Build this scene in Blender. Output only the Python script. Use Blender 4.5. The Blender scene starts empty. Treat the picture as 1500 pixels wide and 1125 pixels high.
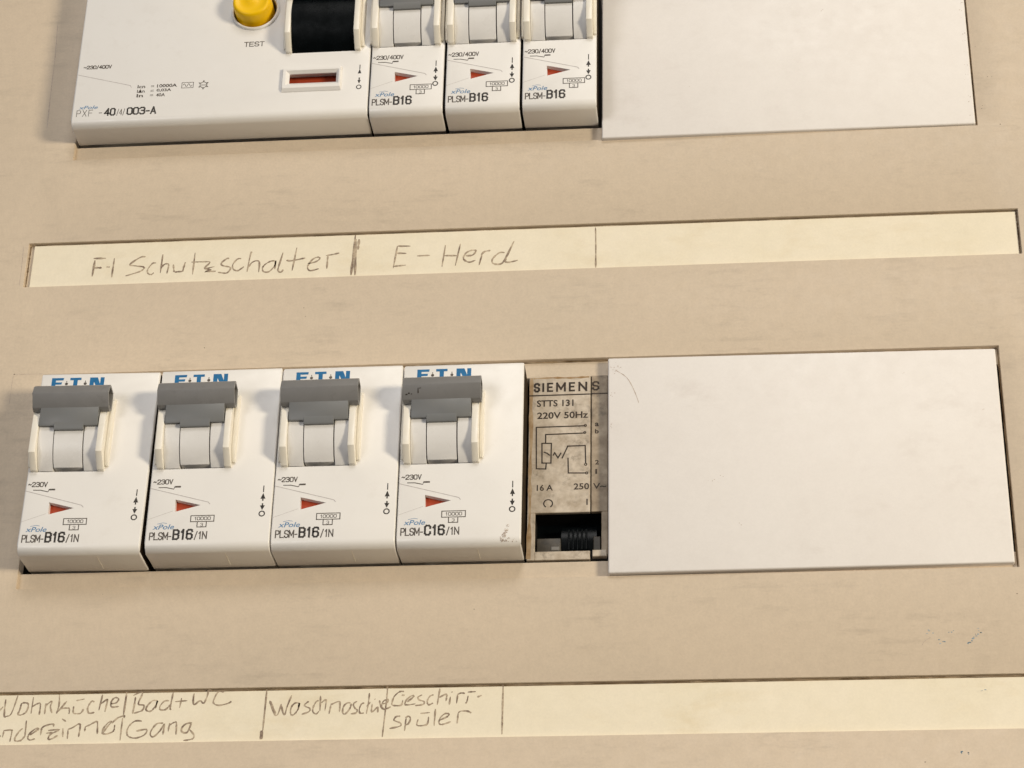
import bpy, bmesh, math, random
from mathutils import Vector, Matrix

# ------------------------------------------------------------------ scene, camera, world, lamps
scene = bpy.context.scene
C = scene.collection
MM = 0.001
# panel axes: u to the right, v down the panel, h out of the panel (all in millimetres)
def P(u, v, h=0.0):
    return Vector((u * MM, -h * MM, -v * MM))

cam_data = bpy.data.cameras.new('camera')
cam = bpy.data.objects.new('camera', cam_data)
C.objects.link(cam)
cam_data.sensor_width = 36.0
cam_data.lens = 3515.95 / 1500.0 * 36.0
cam_data.clip_start = 0.02
cam_data.clip_end = 50.0
cam_right = Vector((0.99549021, 0.09292987, 0.01905996))
cam_up = Vector((0.0295564, -0.49475242, 0.86853121))
cam_back = Vector((0.09014246, -0.86405097, -0.49526787))
cm = Matrix((cam_right, cam_up, cam_back)).transposed().to_4x4()
cm.translation = P(156.41244759, 266.48069932, 464.90615427)
cam.matrix_world = cm
scene.camera = cam

world = bpy.data.worlds.new('World')
scene.world = world
world.use_nodes = True
wn = world.node_tree.nodes; wl = world.node_tree.links
bg = wn['Background']
# a plain room: pale ceiling, dim walls, dark floor
wtc = wn.new('ShaderNodeTexCoord'); wsep = wn.new('ShaderNodeSeparateXYZ'); wramp = wn.new('ShaderNodeValToRGB'); wmr = wn.new('ShaderNodeMapRange')
wl.new(wtc.outputs['Generated'], wsep.inputs[0]); wl.new(wsep.outputs['Z'], wmr.inputs[0])
wmr.inputs[1].default_value = -1; wmr.inputs[2].default_value = 1
wl.new(wmr.outputs[0], wramp.inputs[0]); wl.new(wramp.outputs[0], bg.inputs[0])
cr = wramp.color_ramp
cr.elements[0].position = 0.15; cr.elements[0].color = (0.012, 0.010, 0.008, 1)
cr.elements[1].position = 0.95; cr.elements[1].color = (0.31, 0.298, 0.28, 1)
e = cr.elements.new(0.5); e.color = (0.138, 0.131, 0.124, 1)
bg.inputs[1].default_value = 1.0

def area_lamp(name, loc, target, size, power, color):
    d = bpy.data.lights.new(name, 'AREA')
    d.shape = 'DISK'; d.size = size; d.energy = power; d.color = color
    o = bpy.data.objects.new(name, d); C.objects.link(o)
    o.location = loc
    o.rotation_euler = (target - loc).to_track_quat('-Z', 'Y').to_euler()
    return o
mid = P(108, -10)
area_lamp('room_lamp', P(1500, 110, 1100), mid, 0.36, 23.3, (1.0, 0.875, 0.665))
area_lamp('window_light', P(-760, 90, 1500), mid, 0.60, 6.3, (0.97, 0.96, 0.97))
area_lamp('ceiling_light', P(420, -1500, 1700), mid, 0.9, 13.0, (1.0, 0.965, 0.93))  # added soft fill from above, supplies the ambient light

scene.view_settings.view_transform = 'Standard'
scene.view_settings.look = 'None'
scene.view_settings.gamma = 1.0
scene.view_settings.exposure = 0.08
scene.cycles.max_bounces = 6

# ------------------------------------------------------------------ materials
def mat(name, color, rough=0.45, spec=0.5, bump=0.0, bump_scale=900.0, mottle=0.0, mottle_scale=40.0,
        tint=None, dirt=0.0, dirt_color=(0.2, 0.15, 0.1), dirt_scale=120.0, dirt_stretch=(1, 1, 1), dirt_cut=0.62, coat=0.0, grain=0.0):
    m = bpy.data.materials.new(name); m.use_nodes = True
    nt = m.node_tree; N = nt.nodes; L = nt.links
    b = N['Principled BSDF']
    b.inputs['Roughness'].default_value = rough
    b.inputs['Specular IOR Level'].default_value = spec
    b.inputs['Coat Weight'].default_value = coat
    col = None
    tc = N.new('ShaderNodeTexCoord')
    geo = N.new('ShaderNodeNewGeometry')
    base = N.new('ShaderNodeRGB'); base.outputs[0].default_value = (*color, 1); col = base.outputs[0]
    def noise(scale, detail=4, rough_=0.6, vec=None):
        n = N.new('ShaderNodeTexNoise'); n.inputs['Scale'].default_value = scale
        n.inputs['Detail'].default_value = detail; n.inputs['Roughness'].default_value = rough_
        L.new(vec or geo.outputs['Position'], n.inputs['Vector'])
        return n
    def mix(fac, a, bcol):
        x = N.new('ShaderNodeMix'); x.data_type = 'RGBA'
        L.new(fac, x.inputs[0]); L.new(a, x.inputs[6])
        if isinstance(bcol, tuple): x.inputs[7].default_value = (*bcol, 1)
        else: L.new(bcol, x.inputs[7])
        return x.outputs[2]
    def ramp(src, lo, hi, a=0.0, bb=1.0):
        r = N.new('ShaderNodeMapRange'); r.inputs[1].default_value = lo; r.inputs[2].default_value = hi
        r.inputs[3].default_value = a; r.inputs[4].default_value = bb
        L.new(src, r.inputs[0]); return r.outputs[0]
    if mottle > 0:
        n = noise(mottle_scale, 5, 0.62)
        t = tint or tuple(c * 0.8 for c in color)
        col = mix(ramp(n.outputs[0], 0.36, 0.70, 0.0, mottle), col, t)
    if dirt > 0:
        mp = N.new('ShaderNodeMapping'); mp.inputs['Scale'].default_value = dirt_stretch
        L.new(geo.outputs['Position'], mp.inputs['Vector'])
        n = noise(dirt_scale, 6, 0.7, mp.outputs[0])
        n2 = noise(dirt_scale * 0.22, 3, 0.6)
        mu = N.new('ShaderNodeMath'); mu.operation = 'MULTIPLY'
        L.new(ramp(n.outputs[0], dirt_cut - 0.08, dirt_cut + 0.14), mu.inputs[0])
        L.new(ramp(n2.outputs[0], 0.45, 0.62, 0.0, dirt), mu.inputs[1])
        col = mix(mu.outputs[0], col, dirt_color)
    if grain > 0:                         # fine pigment grain
        g1 = noise(1700, 3, 0.75); g2 = noise(420, 3, 0.7)
        hs = N.new('ShaderNodeHueSaturation'); L.new(col, hs.inputs['Color'])
        ga = N.new('ShaderNodeMath'); ga.operation = 'ADD'
        L.new(ramp(g1.outputs[0], 0.25, 0.75, -grain, grain), ga.inputs[0]); L.new(ramp(g2.outputs[0], 0.3, 0.7, 1 - grain * 0.6, 1 + grain * 0.6), ga.inputs[1])
        L.new(ga.outputs[0], hs.inputs['Value']); col = hs.outputs[0]
    L.new(col, b.inputs['Base Color'])
    rn = noise(300, 4)
    L.new(ramp(rn.outputs[0], 0.3, 0.7, rough - 0.06, rough + 0.08), b.inputs['Roughness'])
    if bump > 0:
        n = noise(bump_scale, 3, 0.6)
        n3 = noise(bump_scale * 0.05, 2, 0.5)
        ad = N.new('ShaderNodeMath'); ad.operation = 'MULTIPLY_ADD'
        L.new(n3.outputs[0], ad.inputs[0]); ad.inputs[1].default_value = 4.0; L.new(n.outputs[0], ad.inputs[2])
        bp = N.new('ShaderNodeBump'); bp.inputs['Strength'].default_value = 1.0
        bp.inputs['Distance'].default_value = bump * MM
        L.new(ad.outputs[0], bp.inputs['Height']); L.new(bp.outputs[0], b.inputs['Normal'])
    return m

M = {}
M['panel'] = mat('beige_sheet', (0.622, 0.516, 0.395), 0.46, 0.35, bump=0.020, bump_scale=1500, mottle=0.75, mottle_scale=14,
                 tint=(0.585, 0.490, 0.375), grain=0.06, dirt=0.46, dirt_color=(0.37, 0.31, 0.24), dirt_scale=240, dirt_stretch=(0.35, 1, 1.6), dirt_cut=0.58)
M['white'] = mat('white_plastic', (0.82, 0.80, 0.775), 0.34, 0.45, bump=0.004, bump_scale=2500, mottle=0.25, mottle_scale=90,
                 tint=(0.76, 0.735, 0.70), dirt=0.12, dirt_color=(0.45, 0.38, 0.30), dirt_scale=260, dirt_cut=0.6)
M['blank'] = mat('off_white_plastic', (0.80, 0.765, 0.735), 0.42, 0.4, bump=0.008, bump_scale=1500, mottle=0.4, mottle_scale=45, grain=0.02,
                 tint=(0.745, 0.70, 0.665), dirt=0.22, dirt_color=(0.50, 0.43, 0.38), dirt_scale=110, dirt_stretch=(1, 1, 1.4), dirt_cut=0.58)
M['cream'] = mat('cream_plastic', (0.84, 0.80, 0.715), 0.32, 0.5, bump=0.004, bump_scale=1500, mottle=0.4, mottle_scale=350, tint=(0.80, 0.72, 0.59))
M['drum'] = mat('drum_white', (0.76, 0.745, 0.73), 0.3, 0.5, bump=0.003, bump_scale=2000, mottle=0.4, mottle_scale=250, tint=(0.66, 0.64, 0.62))
M['handle'] = mat('grey_handle_plastic', (0.195, 0.190, 0.186), 0.42, 0.5, bump=0.008, bump_scale=2500, mottle=0.5, mottle_scale=220,
                  tint=(0.235, 0.228, 0.220), dirt=0.35, dirt_color=(0.09, 0.08, 0.07), dirt_scale=500, dirt_cut=0.62)
M['arm'] = mat('grey_arm_plastic', (0.160, 0.165, 0.168), 0.45, 0.5, bump=0.004, mottle=0.4, mottle_scale=200, tint=(0.19, 0.185, 0.175))
M['black'] = mat('black_plastic', (0.002, 0.003, 0.0035), 0.24, 0.20, bump=0.002, mottle=0.3, mottle_scale=300, tint=(0.005, 0.007, 0.009))
M['yellow'] = mat('yellow_plastic', (0.88, 0.54, 0.002), 0.36, 0.25, bump=0.004, mottle=0.3, mottle_scale=300, tint=(0.82, 0.47, 0.004))
M['red'] = mat('red_flag', (0.38, 0.050, 0.014), 0.5, 0.4, mottle=0.3, mottle_scale=500)
M['dark'] = mat('dark_interior', (0.012, 0.010, 0.008), 0.8, 0.2)
M['brown_dark'] = mat('handle_socket', (0.10, 0.055, 0.030), 0.7, 0.2)
M['paper'] = mat('cream_paper', (0.84, 0.765, 0.615), 0.6, 0.2, bump=0.008, bump_scale=1200, mottle=0.7, mottle_scale=60,
                 grain=0.035, tint=(0.79, 0.715, 0.55), dirt=0.30, dirt_color=(0.62, 0.48, 0.26), dirt_scale=110, dirt_stretch=(0.7, 1, 1.5), dirt_cut=0.56)
M['ink'] = mat('black_print', (0.02, 0.018, 0.017), 0.5, 0.3, mottle=0.4, mottle_scale=1800, tint=(0.16, 0.14, 0.12))
M['ink_grey'] = mat('grey_print', (0.060, 0.050, 0.044), 0.5, 0.3, mottle=0.6, mottle_scale=2200, tint=(0.24, 0.21, 0.18))
M['ink_pale'] = mat('pale_grey_print', (0.44, 0.41, 0.40), 0.5, 0.3, mottle=0.8, mottle_scale=1500, tint=(0.62, 0.58, 0.56))
M['blue'] = mat('blue_print', (0.008, 0.13, 0.32), 0.45, 0.4, mottle=0.6, mottle_scale=900, tint=(0.02, 0.19, 0.42))
M['blue_thin'] = mat('blue_print_small', (0.07, 0.20, 0.40), 0.5, 0.3, mottle=0.8, mottle_scale=1500, tint=(0.24, 0.34, 0.46))
M['pencil'] = mat('pencil_stroke', (0.20, 0.145, 0.11), 0.65, 0.2, mottle=1.0, mottle_scale=800, tint=(0.62, 0.51, 0.37))
M['scratch'] = mat('scuff_mark', (0.40, 0.31, 0.25), 0.6, 0.2, mottle=1.0, mottle_scale=1500, tint=(0.62, 0.54, 0.46))
M['relay'] = mat('relay_faceplate', (0.60, 0.52, 0.42), 0.32, 0.55, bump=0.016, bump_scale=900, mottle=0.8, mottle_scale=420,
                 tint=(0.36, 0.285, 0.20), dirt=0.75, dirt_color=(0.13, 0.10, 0.07), dirt_scale=800, dirt_cut=0.54)
M['relay_edge'] = mat('relay_side_cover', (0.44, 0.36, 0.265), 0.45, 0.4, bump=0.008, mottle=1.0, mottle_scale=240,
                      tint=(0.22, 0.165, 0.11), dirt=0.6, dirt_color=(0.05, 0.04, 0.03), dirt_scale=400, dirt_cut=0.52)  # darker base paints in the shade beside the blank cover, with dirt on top
M['relay_ink'] = mat('relay_print', (0.022, 0.016, 0.012), 0.5, 0.3, mottle=0.7, mottle_scale=900, tint=(0.09, 0.06, 0.04))
M['rust_grime'] = mat('brown_edge_grime', (0.30, 0.185, 0.085), 0.6, 0.3, mottle=1.0, mottle_scale=350, tint=(0.50, 0.38, 0.25))
M['edge_dirt'] = mat('corner_dirt', (0.11, 0.070, 0.038), 0.8, 0.1, mottle=1.0, mottle_scale=160, tint=(0.36, 0.27, 0.17))  # brown standing in for shade along the recess edges
M['relay_lever'] = mat('relay_lever_plastic', (0.085, 0.072, 0.055), 0.45, 0.5, mottle=0.9, mottle_scale=400, tint=(0.03, 0.026, 0.02))
M['grime'] = mat('grimy_side_wall', (0.020, 0.014, 0.009), 0.8, 0.1, mottle=0.8, mottle_scale=200, tint=(0.06, 0.04, 0.022))  # near-black for painted gap shade, shared by the handle marks
M['steel'] = mat('worn_steel', (0.20, 0.19, 0.175), 0.4, 0.5)
M['speck_blue'] = mat('blue_grey_speck', (0.07, 0.14, 0.20), 0.5, 0.3, mottle=1.0, mottle_scale=1500, tint=(0.42, 0.52, 0.58))
M['speck_dark'] = mat('dark_speck', (0.10, 0.065, 0.04), 0.5, 0.3)

# ------------------------------------------------------------------ helpers
def tag(o, label=None, cat=None, group=None, kind=None):
    if label: o['label'] = label
    if cat: o['category'] = cat
    if group: o['group'] = group
    if kind: o['kind'] = kind
    return o

def finish(me, material, angle=35.0):
    if material and not me.materials: me.materials.append(material)
    for p in me.polygons: p.use_smooth = True
    me.set_sharp_from_angle(angle=math.radians(angle))

def link(name, me, parent=None):
    o = bpy.data.objects.new(name, me); C.objects.link(o); o.parent = parent
    return o

def mesh_bm(name, bm, material, angle=35.0):
    bmesh.ops.recalc_face_normals(bm, faces=bm.faces)
    me = bpy.data.meshes.new(name); bm.to_mesh(me); bm.free()
    finish(me, material, angle)
    return me

def empty(name, loc, rot=(0, 0, 0)):
    o = bpy.data.objects.new(name, None); C.objects.link(o)
    o.empty_display_size = 0.01; o.location = loc; o.rotation_euler = rot
    return o

# local coordinates of a device: a to the right, b up the panel, h out of it
def Q(a, b, h): return Vector((a * MM, -h * MM, b * MM))

def box(bm, a0, a1, b0, b1, h0, h1, bevel=0.0, seg=2, sides='all'):
    vs = [bm.verts.new(Q(a, b, h)) for a in (a0, a1) for b in (b0, b1) for h in (h0, h1)]
    idx = [(0, 1, 3, 2), (4, 6, 7, 5), (0, 4, 5, 1), (2, 3, 7, 6), (0, 2, 6, 4), (1, 5, 7, 3)]
    fs = [bm.faces.new([vs[i] for i in q]) for q in idx]
    if bevel > 0:
        ed = set(e for f in fs for e in f.edges)
        if sides == 'front':
            ed = [e for e in ed if all(v.co.y < -h1 * MM + 1e-7 for v in e.verts) or abs((e.verts[0].co - e.verts[1].co).y) > 1e-6]
        bmesh.ops.bevel(bm, geom=list(ed), offset=bevel * MM, segments=seg, profile=0.5, affect='EDGES')

def prism_ab(bm, pts, h0, h1):            # outline in (a, b), extruded in h
    lo = [bm.verts.new(Q(a, b, h0)) for a, b in pts]; hi = [bm.verts.new(Q(a, b, h1)) for a, b in pts]
    n = len(pts); bm.faces.new(lo); bm.faces.new(hi)
    for i in range(n): bm.faces.new((lo[i], lo[(i + 1) % n], hi[(i + 1) % n], hi[i]))

def prism_bh(bm, pts, a0, a1, bevel=0.0, seg=2):   # profile in (b, h), extruded along a
    lo = [bm.verts.new(Q(a0, b, h)) for b, h in pts]; hi = [bm.verts.new(Q(a1, b, h)) for b, h in pts]
    n = len(pts); f0 = bm.faces.new(lo); f1 = bm.faces.new(hi)
    for i in range(n): bm.faces.new((lo[i], lo[(i + 1) % n], hi[(i + 1) % n], hi[i]))
    if bevel > 0:
        bmesh.ops.bevel(bm, geom=list(set(list(f0.edges) + list(f1.edges))), offset=bevel * MM, segments=seg, profile=0.5, affect='EDGES')
    return f0, f1

def arc(cb, ch, r, t0, t1, n):
    return [(cb + r * math.cos(math.radians(t0 + (t1 - t0) * i / n)), ch + r * math.sin(math.radians(t0 + (t1 - t0) * i / n))) for i in range(n + 1)]

CACHE = {}
def part(name, parent, material, build, key=None, angle=35.0, label=None, cut=None):
    if key and key in CACHE: me = CACHE[key]
    else:
        bm = bmesh.new(); build(bm)
        me = mesh_bm(name, bm, material, angle)
        if cut:
            cb = bmesh.new(); cut(cb); cme = mesh_bm('cutter', cb, M['dark'])
            a = bpy.data.objects.new('tmp_a', me); c = bpy.data.objects.new('tmp_c', cme)
            C.objects.link(a); C.objects.link(c)
            md = a.modifiers.new('b', 'BOOLEAN'); md.operation = 'DIFFERENCE'; md.object = c; md.solver = 'EXACT'
            dg = bpy.context.evaluated_depsgraph_get()
            me2 = bpy.data.meshes.new_from_object(a.evaluated_get(dg))
            bpy.data.objects.remove(a); bpy.data.objects.remove(c); bpy.data.meshes.remove(cme)
            me2.name = name; me = me2
            me.materials.clear(); me.materials.append(material)
            for p in me.polygons: p.material_index = 0
            finish(me, None, angle)
        if key: CACHE[key] = me
    o = link(name, me, parent)
    if label: o['label'] = label
    return o

def text(name, parent, s, a0, a1, b0, b1, h, material, bold=0.0, key=None, shear=0.0):
    """flat printed lettering, its outline box fitted to a0..a1, b0..b1"""
    if key and key in CACHE: me = CACHE[key]
    else:
        cu = bpy.data.curves.new('t', 'FONT'); cu.body = s; cu.size = 1.0; cu.offset = bold; cu.resolution_u = 3; cu.shear = shear
        to = bpy.data.objects.new('t', cu); C.objects.link(to)
        dg = bpy.context.evaluated_depsgraph_get()
        me = bpy.data.meshes.new_from_object(to.evaluated_get(dg))
        bpy.data.objects.remove(to); bpy.data.curves.remove(cu)
        me.name = name
        xs = [v.co.x for v in me.vertices]; ys = [v.co.y for v in me.vertices]
        x0, x1, y0, y1 = min(xs), max(xs), min(ys), max(ys)
        for v in me.vertices:
            v.co = Q(a0 + (v.co.x - x0) / (x1 - x0) * (a1 - a0), b0 + (v.co.y - y0) / (y1 - y0) * (b1 - b0), h)
        me.materials.clear(); me.materials.append(material)
        if key: CACHE[key] = me
    return link(name, me, parent)

GLYPH = {  # condensed technical lettering, unit cell 1 x 1
 'B': [[(0, 0), (0, 1), (.7, 1), (1, .86), (1, .66), (.75, .53), (0, .53)], [(.75, .53), (1, .4), (1, .14), (.7, 0), (0, 0)]],
 'C': [[(1, .72), (1, .85), (.75, 1), (.25, 1), (0, .85), (0, .15), (.25, 0), (.75, 0), (1, .15), (1, .28)]],
 '1': [[(.15, .78), (.62, 1), (.62, 0)]],
 '6': [[(1, .82), (.9, .96), (.7, 1), (.3, 1), (0, .85), (0, .15), (.25, 0), (.75, 0), (1, .15), (1, .40), (.75, .56), (.1, .56)]],
 'P': [[(0, 0), (0, 1), (.75, 1), (1, .87), (1, .62), (.75, .48), (0, .48)]],
 'L': [[(0, 1), (0, 0), (1, 0)]],
 'S': [[(1, .8), (.95, .92), (.7, 1), (.3, 1), (0, .86), (0, .65), (.2, .54), (.8, .46), (1, .35), (1, .14), (.7, 0), (.3, 0), (0, .12), (0, .22)]],
 'M': [[(0, 0), (0, 1), (.5, .25), (1, 1), (1, 0)]],
 'N': [[(0, 0), (0, 1), (1, 0), (1, 1)]],
 'X': [[(0, 0), (1, 1)], [(0, 1), (1, 0)]], 'F': [[(0, 0), (0, 1), (1, 1)], [(0, .52), (.85, .52)]],
 '-': [[(.1, .42), (.9, .42)]], '/': [[(.1, -.08), (.9, 1.05)]], ' ': [],
 '0': [[(.25, 0), (.75, 0), (1, .15), (1, .85), (.75, 1), (.25, 1), (0, .85), (0, .15), (.25, 0)]],
 '2': [[(0, .8), (.05, .92), (.3, 1), (.7, 1), (1, .86), (1, .62), (0, .1), (0, 0), (1, 0)]],
 '3': [[(0, .86), (.25, 1), (.75, 1), (1, .86), (1, .66), (.75, .53), (.4, .53)], [(.75, .53), (1, .4), (1, .14), (.75, 0), (.25, 0), (0, .14)]],
 '4': [[(.75, 0), (.75, 1), (0, .3), (1, .3)]], 'A': [[(0, 0), (.5, 1), (1, 0)], [(.2, .32), (.8, .32)]],
 'V': [[(0, 1), (.5, 0), (1, 1)]], 'T': [[(.5, 0), (.5, 1)], [(0, 1), (1, 1)]], 'E': [[(1, 1), (0, 1), (0, 0), (1, 0)], [(0, .52), (.85, .52)]],
 '~': [[(0, .45), (.3, .6), (.7, .4), (1, .55)]], 'I': [[(.5, 0), (.5, 1)]],
}
def lettering(name, parent, s, a0, a1, b0, b1, h, material, w, key=None, gap=0.36):
    """printed line of condensed letters between a0..a1, b0..b1 with stroke width w"""
    def build(bm):
        ws = {'1': 0.62, '-': 0.7, 'M': 1.3, '/': 0.7, 'I': 0.4, ' ': 0.6}
        tot = sum(ws.get(c, 1) for c in s) + gap * (len(s) - 1)
        cw = (a1 - a0 - w) / tot; x = a0 + w / 2; k = 0
        for c in s:
            cww = cw * ws.get(c, 1)
            for st in GLYPH[c]:
                poly_line(bm, [(x + px * cww, b0 + w / 2 + py * (b1 - b0 - w)) for px, py in st], w, h + 0.002 * (k % 3)); k += 1
            x += cww + cw * gap
    return part(name, parent, material, build, key)

def ribbon(bm, pts, w, h, taper=False, jitter=0.0, rnd=None):
    """flat pen stroke through (a, b) points at height h"""
    # subdivide with a Catmull-Rom spline
    if len(pts) > 2:
        out = []
        for i in range(len(pts) - 1):
            p0 = pts[max(i - 1, 0)]; p1 = pts[i]; p2 = pts[i + 1]; p3 = pts[min(i + 2, len(pts) - 1)]
            for k in range(4):
                t = k / 4
                out.append(tuple(0.5 * ((2 * p1[j]) + (-p0[j] + p2[j]) * t + (2 * p0[j] - 5 * p1[j] + 4 * p2[j] - p3[j]) * t * t
                                        + (-p0[j] + 3 * p1[j] - 3 * p2[j] + p3[j]) * t ** 3) for j in (0, 1)))
        out.append(pts[-1])
    else:
        n = 5
        out = [tuple(pts[0][j] + (pts[-1][j] - pts[0][j]) * k / n for j in (0, 1)) for k in range(n + 1)]
    L_, R_ = [], []
    for i, p in enumerate(out):
        q = out[min(i + 1, len(out) - 1)]; o_ = out[max(i - 1, 0)]
        dx, dy = q[0] - o_[0], q[1] - o_[1]; l = math.hypot(dx, dy) or 1e-6
        ww = w * (1 + (rnd.uniform(-jitter, jitter) if rnd else 0))
        if taper and (i == 0 or i == len(out) - 1): ww *= 0.5
        nx, ny = -dy / l * ww / 2, dx / l * ww / 2
        L_.append(bm.verts.new(Q(p[0] + nx, p[1] + ny, h))); R_.append(bm.verts.new(Q(p[0] - nx, p[1] - ny, h)))
    for i in range(len(out) - 1): bm.faces.new((L_[i], R_[i], R_[i + 1], L_[i + 1]))

def poly_line(bm, pts, w, h):             # straight drawn line, mitre-less
    for i in range(len(pts) - 1):
        (x0, y0), (x1, y1) = pts[i], pts[i + 1]
        dx, dy = x1 - x0, y1 - y0; l = math.hypot(dx, dy) or 1e-6; dx /= l; dy /= l
        e = w / 2
        x0 -= dx * e; y0 -= dy * e; x1 += dx * e; y1 += dy * e
        hh = h + 0.003 * (i % 2)
        bm.faces.new([bm.verts.new(Q(x, y, hh)) for x, y in ((x0 - dy * e, y0 + dx * e), (x0 + dy * e, y0 - dx * e), (x1 + dy * e, y1 - dx * e), (x1 - dy * e, y1 + dx * e))])

def ring(bm, a, b, r0, r1, h, n=20):
    i_ = [bm.verts.new(Q(a + r0 * math.cos(2 * math.pi * k / n), b + r0 * math.sin(2 * math.pi * k / n), h)) for k in range(n)]
    o_ = [bm.verts.new(Q(a + r1 * math.cos(2 * math.pi * k / n), b + r1 * math.sin(2 * math.pi * k / n), h)) for k in range(n)]
    for k in range(n): bm.faces.new((i_[k], o_[k], o_[(k + 1) % n], i_[(k + 1) % n]))

def quad(bm, pts, h): bm.faces.new([bm.verts.new(Q(a, b, h)) for a, b in pts])

def lathe(bm, a, b, prof, n=40):          # profile (r, h) turned about the axis through (a, b)
    rows = []
    for r, h in prof:
        rows.append([bm.verts.new(Q(a + r * math.cos(2 * math.pi * k / n), b + r * math.sin(2 * math.pi * k / n), h)) for k in range(n)] if r > 0 else [bm.verts.new(Q(a, b, h))])
    for A, B in zip(rows, rows[1:]):
        for k in range(n):
            k2 = (k + 1) % n
            if len(A) == 1: bm.faces.new((A[0], B[k], B[k2]))
            elif len(B) == 1: bm.faces.new((A[k], A[k2], B[0]))
            else: bm.faces.new((A[k], A[k2], B[k2], B[k]))

# ------------------------------------------------------------------ the cover sheet with its recesses
LEDGE = -1.15
SLOTS = [(0.0, 216.0, -120.4, -66.0), (0.0, 216.0, -6.2, 47.9)]
OPEN = [(0.0, 216.0, -116.2, -70.22), (0.0, 216.0, -2.0, 43.85)]
STRIPS = [(-8.0, 223.2, -42.35, -30.1), (-8.0, 223.2, 72.0, 84.0)]
def panel_build(bm):
    us = sorted({-75.0, 295.0} | {s[i] for s in SLOTS + OPEN + STRIPS for i in (0, 1)})
    vs = sorted({-160.0, 165.0} | {s[i] for s in SLOTS + OPEN + STRIPS for i in (2, 3)})
    def level(u, v):
        for s in OPEN:
            if s[0] < u < s[1] and s[2] < v < s[3]: return None
        for s in SLOTS:
            if s[0] < u < s[1] and s[2] < v < s[3]: return LEDGE
        for s in STRIPS:
            if s[0] < u < s[1] and s[2] < v < s[3]: return -1.15
        return 0.0
    cache = {}
    def V(u, v, h):
        k = (u, v, h)
        if k not in cache: cache[k] = bm.verts.new(Q(u, -v, h))
        return cache[k]
    nu, nv = len(us) - 1, len(vs) - 1
    lv = [[level((us[i] + us[i + 1]) / 2, (vs[j] + vs[j + 1]) / 2) for j in range(nv)] for i in range(nu)]
    BOT = -3.4
    for i in range(nu):
        for j in range(nv):
            l = lv[i][j]
            if l is None: continue
            bm.faces.new((V(us[i], vs[j], l), V(us[i + 1], vs[j], l), V(us[i + 1], vs[j + 1], l), V(us[i], vs[j + 1], l)))
    for i in range(nu + 1):               # walls between cells of unlike level
        for j in range(nv):
            a = (lv[i - 1][j] if i > 0 else BOT); b = (lv[i][j] if i < nu else BOT)
            a = BOT if a is None else a; b = BOT if b is None else b
            if a != b: bm.faces.new((V(us[i], vs[j], a), V(us[i], vs[j + 1], a), V(us[i], vs[j + 1], b), V(us[i], vs[j], b)))
    for i in range(nu):
        for j in range(nv + 1):
            a = (lv[i][j - 1] if j > 0 else BOT); b = (lv[i][j] if j < nv else BOT)
            a = BOT if a is None else a; b = BOT if b is None else b
            if a != b: bm.faces.new((V(us[i], vs[j], a), V(us[i + 1], vs[j], a), V(us[i + 1], vs[j], b), V(us[i], vs[j], b)))
    top = [e for e in bm.edges if len(e.link_faces) == 2 and all(abs(v.co.y) < 1e-9 for v in e.verts) and any(abs(f.normal.y) < 0.5 for f in e.link_faces)]
    bmesh.ops.recalc_face_normals(bm, faces=bm.faces)
    top = [e for e in bm.edges if len(e.link_faces) == 2 and all(abs(v.co.y) < 1e-9 for v in e.verts) and abs(e.calc_face_angle(0)) > 1]
    bmesh.ops.bevel(bm, geom=top, offset=0.09 * MM, segments=2, profile=0.5, affect='EDGES')
panel = part('cover_plate', None, M['panel'], panel_build)
tag(panel, 'beige sheet metal cover of the fuse box with two rows of device openings', 'cover')

rnd = random.Random(7)
# worn marks on the sheet: specks and hairline scratches
def specks(bm, spots, h, smin, smax):
    for u, v, n, spread in spots:
        for k in range(n):
            a = u + rnd.gauss(0, spread); b = -v + rnd.gauss(0, spread); r = rnd.uniform(smin, smax); m = rnd.randint(5, 7)
            ph = rnd.uniform(0, 6.28)
            quad(bm, [(a + r * rnd.uniform(0.5, 1.3) * math.cos(ph + 2 * math.pi * i / m), b + r * 0.6 * rnd.uniform(0.5, 1.2) * math.sin(ph + 2 * math.pi * i / m)) for i in range(m)], h)
def blue_specks(bm):
    specks(bm, [(196.4, 62.4, 4, 0.5), (198.6, 64.4, 4, 0.5), (201, 62.4, 3, 0.4), (200.9, 88.9, 3, 0.25), (202.3, 89.3, 3, 0.25), (206.2, 75.2, 2, 0.3)], 0.02, 0.12, 0.30)
    for k in range(14):
        t = k / 13
        specks(bm, [(204.0 + 3.0 * t, 65.3 - 3.6 * t, 1, 0.25)], 0.02, 0.14, 0.34)
bs = part('paint_speck', panel, M['speck_blue'], blue_specks, label='scatter of small blue grey specks low on the right'); bs['kind'] = 'stuff'
def dark_specks(bm):
    specks(bm, [(-7.26, -6.45, 3, 0.12), (221.3, -66.1, 2, 0.2), (214.8, 54.2, 1, 0.1), (219.6, -80, 2, 1.0), (222, -90, 2, 1.5), (217.3, -71, 2, 0.5),
                (193.6, 81.0 + 10, 1, 0.1), (60, -20.4, 2, 1.0), (19.4, 49.5, 1, 0.1), (163, 53, 1, 0.1), (37, -12, 1, 0.1), (101, 55, 1, 0.2)], 0.02, 0.09, 0.2)
ds = part('dark_speck', panel, M['speck_dark'], dark_specks); ds['kind'] = 'stuff'
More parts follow.
